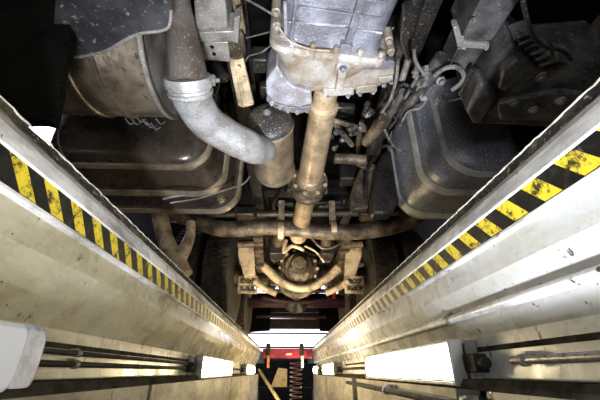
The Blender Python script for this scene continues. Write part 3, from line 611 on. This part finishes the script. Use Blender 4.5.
# banjo ring / brace
br = [at(*q) for q in ((258, 262, 3.2), (268, 270, 3.2), (280, 281, 3.2), (296, 288, 3.2), (312, 287, 3.2), (326, 279, 3.2), (338, 268, 3.2))]
part(MB().tube(br, [.045, .045, .04, .036, .036, .040, .045], 16, 5), 'axle_brace', M['beige'], df)
part(MB().tube([at(286, 240, 2.9), at(284, 252, 2.9), at(292, 246, 2.9), at(304, 250, 2.9)], .018, 10), 'hose', M['beige'])
part(MB().tube([at(305, 246, 3.0), at(316, 252, 3.0), at(324, 262, 3.05)], .010, 8), 'hose', M['beige'])
part(MB().tube([at(310, 236, 2.7), at(322, 248, 2.7), at(336, 246, 2.7), at(345, 240, 2.7)], .010, 8), 'hose', M['rust'])
for s in (-1, 1):
    pxs = 247 if s < 0 else 353
    m = MB(); q = [(pxs-8, 236), (pxs+6, 236), (pxs+7, 252), (pxs+8, 274), (pxs-3, 276), (pxs-9, 255)]
    if s > 0: q = [(pxs-6, 236), (pxs+8, 236), (pxs+9, 255), (pxs+3, 274), (pxs-8, 274), (pxs-7, 252)]
    sh_ = part(m.prism([at(a, b, 2.95) for a, b in q], (0, .07, 0)), 'spring_shackle', M['beige'], bevel=.006)
    part(MB().tube([at(pxs-9, 244, 2.93), at(pxs+9, 244, 2.93)], .035, 16), 'pin', M['rust'], sh_)
    # leaf pack
    for i in range(7):
        m = MB(); x = AX+s*.40; Lh = .75-.07*i; z = .66-.022*i
        m.prism([Vector((x-.04, Yd+y_, z+.06*(y_/.75)**2)) for y_ in [-Lh+2*Lh*j/10 for j in range(11)]]+[Vector((x-.04, Yd+y_, z-.018+.06*(y_/.75)**2)) for y_ in [Lh-2*Lh*j/10 for j in range(11)]], (.08, 0, 0))
        part(m, 'leaf_spring', M['rust'])
    px2 = 248 if s < 0 else 354
    c_ = at(px2, 285, 3.25); m = MB()
    for dz in (-.07, .0, .07): m.box(c_+Vector((0, 0, dz)), (.09, .03, .011))
    for dx in (-.085, .085): m.box(c_+Vector((dx, 0, 0)), (.010, .028, .07))
    m.tube([c_+Vector((-.08, 0, -.065)), c_+Vector((.08, 0, .065))], .014, 8); m.tube([c_+Vector((-.08, 0, .065)), c_+Vector((.08, 0, -.065))], .014, 8)
    pl = part(m, 'spring_plate', M['beige'], bevel=.003)
    for dx in (-.055, 0, .055):
        for dz in (-.04, .035):
            part(MB().lathe(c_+Vector((dx, -.030, dz)), (0, -1, 0), [(0, .018), (.014, .018), (.016, .010)], 6), 'nut', M['rust'], pl)
    part(MB().tube([c_+Vector((-s*.06, -.02, .03)), c_+Vector((-s*.16, 0, -.03)), c_+Vector((-s*.28, .02, -.08))], [.035, .03, .03], 12), 'link_rod', M['beige'])
    for xo in (-.085, .085):
        x = AX+s*.40+xo; part(MB().tube([(x, Yd-.07, .36), (x, Yd-.07, .72)], .012, 10), 'u_bolt', M['rust'])
    part(MB().box((AX+s*.24, 3.0, .66), (.06, .10, .09)), 'air_valve_block', M['dark'], bevel=.01)
    part(MB().tube([(AX+s*.54, 3.0, .50), (AX+s*.50, 3.1, .95)], .045, 16), 'shock_absorber', M['rust'])
    part(MB().tube([(AX+s*.20, 2.7, .72), (AX+s*.26, 3.2, .62)], .05, 16), 'damper', M['rust'])
    part(MB().box((AX+s*.56, 3.62, .50), (.03, .16, .16)), 'brake_shield', M['dark'], bevel=.01)
# second axle and rear details
part(MB().tube([(AX-.95, 4.85, .50), (AX-.3, 4.85, .52), (AX+.3, 4.85, .52), (AX+.95, 4.85, .50)], [.08, .10, .10, .08], 18, 3), 'axle', M['darkred'])
part(MB().lathe((AX, 4.62, .56), (0, 1, 0), [(-.1, .05), (-.05, .10), (.05, .14), (.18, .20), (.34, .2), (.42, .1), (.43, 0)], 28), 'differential', M['dark'])
part(MB().tube([(AX, 3.9, .54), (AX, 4.6, .55)], .05, 16), 'propeller_shaft', M['dark'])
for z, y, hz, mt in ((.56, 5.9, .045, 'dark'), (.70, 5.6, .02, 'darkred'), (.62, 5.3, .015, 'frame')):
    part(MB().box((AX, y, z), (.85, .03, hz)), 'cross_member', M[mt], bevel=.004)
part(MB().box((AX, 6.2, .62), (1.1, .03, .10)), 'tail_panel', M['dark'], bevel=.006)
part(MB().box((AX, 6.3, .38), (1.15, .05, .085)), 'underrun_bar', M['dark'], bevel=.006)
part(MB().box((AX, 6.24, .455), (.40, .006, .010)), 'reflector_strip', M['frame'], bevel=.001)
for s in (-1, 1):
    part(MB().box((AX+s*.42, 6.25, .74), (.03, .04, .16)), 'bar_bracket', M['darkred'], bevel=.004)
    part(MB().prism([Vector((AX+s*.40, 5.7, .20)), Vector((AX+s*.98, 5.7, .16)), Vector((AX+s*.98, 5.7, .8)), Vector((AX+s*.40, 5.7, .8))], (0, .01, 0)), 'mud_flap', M['black'])
    part(MB().tube([(AX+s*.33, 3.9, .78), (AX+s*.33, 5.6, .70)], .02, 8), 'air_line', M['dark'])
    part(MB().box((AX+s*.40, 4.15, .60), (.05, .12, .09)), 'spring_hanger', M['dark'], bevel=.01)
part(MB().tube([at(334, 298, 4.2), at(336, 280, 4.2), at(335, 268, 4.2)], .022, 10), 'red_stay', M['red'])
part(MB().tube([at(272, 291, 4.3), at(328, 291, 4.3)], .028, 10), 'red_stay', M['darkred'])
part(MB().tube([at(262, 297, 4.6), at(300, 302, 4.6), at(336, 297, 4.6)], .03, 10), 'red_stay', M['darkred'])
part(MB().tube([at(256, 316, 5.6), at(326, 317, 5.6)], .03, 10), 'red_stay', M['darkred'])
# clutter deep in the dark above: pipes along the frame
for i in range(14):
    x = AX+random.uniform(-.34, .34); y = 1.2+random.random()*1.2; z = random.uniform(.80, 1.0)
    part(MB().tube([(x, y, z), (x+random.uniform(-.1, .1), y+.25, z+random.uniform(-.05, .05)), (x+random.uniform(-.2, .2), y+.6, z)], random.uniform(.008, .025), 10), 'air_line', M[random.choice(['dark', 'dark', 'darkcast', 'rust'])])
for i, (px, py, w, h) in enumerate(((262, 60, 10, 20), (268, 90, 8, 10), (342, 110, 12, 8), (400, 30, 14, 20), (420, 20, 8, 14), (408, 45, 14, 10), (380, 130, 8, 12))):
    p = atz(px, py, .86); part(MB().box(p, (sz(w, p), .04, sz(h, p)*.5)), 'junction_block', M['dark'], bevel=.01)
# ------------------------------------------------------------------ things at the far end of the pit
pj = empty('pit_jack', (0, 6.0, -.2)); tag(pj, 'red pit jack beam spanning the far end of the pit', 'jack')
m = MB(); m.box((.02, 0, .085), (.41, .05, .070)); m.build('beam', M['red'], pj, bevel=.006)
m = MB(); m.box((.02, 0, .175), (.46, .06, .012)); m.build('top_plate', M['dark'], pj, bevel=.003)
m = MB(); m.box((.04, -.052, .07), (.05, .003, .015)); m.build('plate_label', M['white'], pj)
for x in (-.30, .25):
    m = MB(); m.box((x, -.02, .14), (.035, .06, .09)); m.build('upright', M['dark'], pj, bevel=.006)
    m = MB(); m.box((x+.01, -.05, -.03), (.02, .02, .10)); m.build('post', M['orange'] if x < 0 else M['white'], pj, bevel=.004)
m = MB(); pts = []
p0 = at(296, 361, 5.0)
for i in range(160):
    a = i*2*math.pi/14; pts.append(p0+Vector((.075*math.cos(a), .075*math.sin(a), -.0038*i)))
m.tube(pts, .009, 6, 1); tag(m.build('coiled_hose', M['darkred']), 'red coiled air hose hanging at the far end of the pit', 'hose')
a, b2 = at(259, 370, 4.0), at(281, 404, 3.0)
m = MB(); m.tube([a, b2, b2+(b2-a).normalized()*.5], .014, 10, 1); tag(m.build('pole', M['card']), 'thin pale pole leaning in the dark pit end, left of the coiled hose', 'pole')
cx_ = empty('carton', (-.12, 6.6, -.62)); tag(cx_, 'small brown carton under the red jack beam', 'box')
m = MB(); m.prism([Vector((-.14, 0, 0)), Vector((.14, 0, 0)), Vector((.14, 0, .28)), Vector((-.02, 0, .30))], (0, .2, 0)); m.build('body', M['card'], cx_, bevel=.004)
sh = empty('shelf', (0, 6.7, -.63)); tag(sh, 'dark steel shelf at the dim end of the pit behind the jack', 'shelf')
m = MB(); m.box((0, 0, -.01), (.55, .25, .01)); m.build('board', M['black'], sh, bevel=.002)
for sx_ in (-.5, .5):
    for sy_ in (-.22, .22): m = MB(); m.box((sx_, sy_, -.37), (.015, .015, .35)); m.build('leg', M['dark'], sh)
# added fill lamps on the pit floor, out of view, to brighten the truck
def fill_lamp(x, y, tx, ty, tz, watt, colr, label, spread=R(60), size=.16):
    z = -1.35
    t = empty('fill_lamp', (x, y, z)); tag(t, label, 'lamp')
    m = MB()
    for sx_ in (-.10, .10): m.tube([(sx_, -.08, .012), (sx_, .08, .012)], .012, 8)
    m.tube([(-.10, 0, .012), (-.10, 0, .20)], .010, 8); m.tube([(.10, 0, .012), (.10, 0, .20)], .010, 8); m.tube([(-.10, 0, .012), (.10, 0, .012)], .010, 8)
    m.build('stand', M['dark'], t)
    d = (Vector((tx, ty, tz))-Vector((x, y, z+.2))).normalized()
    m = MB(); m.lathe(Vector((0, 0, .2)), d, [(-.05, .0), (-.05, .05), (0, .09), (.03, .10), (.03, .088), (.005, .08), (.005, 0)], 28); m.build('lamp_head', M['dark'], t)
    ld = bpy.data.lights.new('fill_light', 'AREA'); ld.shape = 'DISK'; ld.size = size; ld.energy = watt; ld.color = colr; ld.spread = spread
    lo = bpy.data.objects.new('fill_light', ld); col.objects.link(lo); lo.parent = t
    lo.location = Vector((0, 0, .2))+d*.045; lo.rotation_euler = d.to_track_quat('-Z', 'Y').to_euler()
fill_lamp(.05, -.1, .10, .95, .6, 6.0, (.93, .96, 1.), 'added fill lamp on the pit floor below the view, brightening the gearbox')
fill_lamp(-.15, 1.7, .10, 2.8, .5, 6, (1, .86, .64), 'added fill lamp on the pit floor further on, brightening the driven axle')
# ------------------------------------------------------------------ world and view
w = bpy.data.worlds.new('world'); sc.world = w; w.use_nodes = True
bg = w.node_tree.nodes['Background']; bg.inputs[0].default_value = (.90, .84, 1., 1); bg.inputs[1].default_value = 2.2
vs = sc.view_settings; vs.view_transform = 'Standard'; vs.look = 'None'; vs.gamma = 1; vs.exposure = 1.0; vs.use_curve_mapping = False
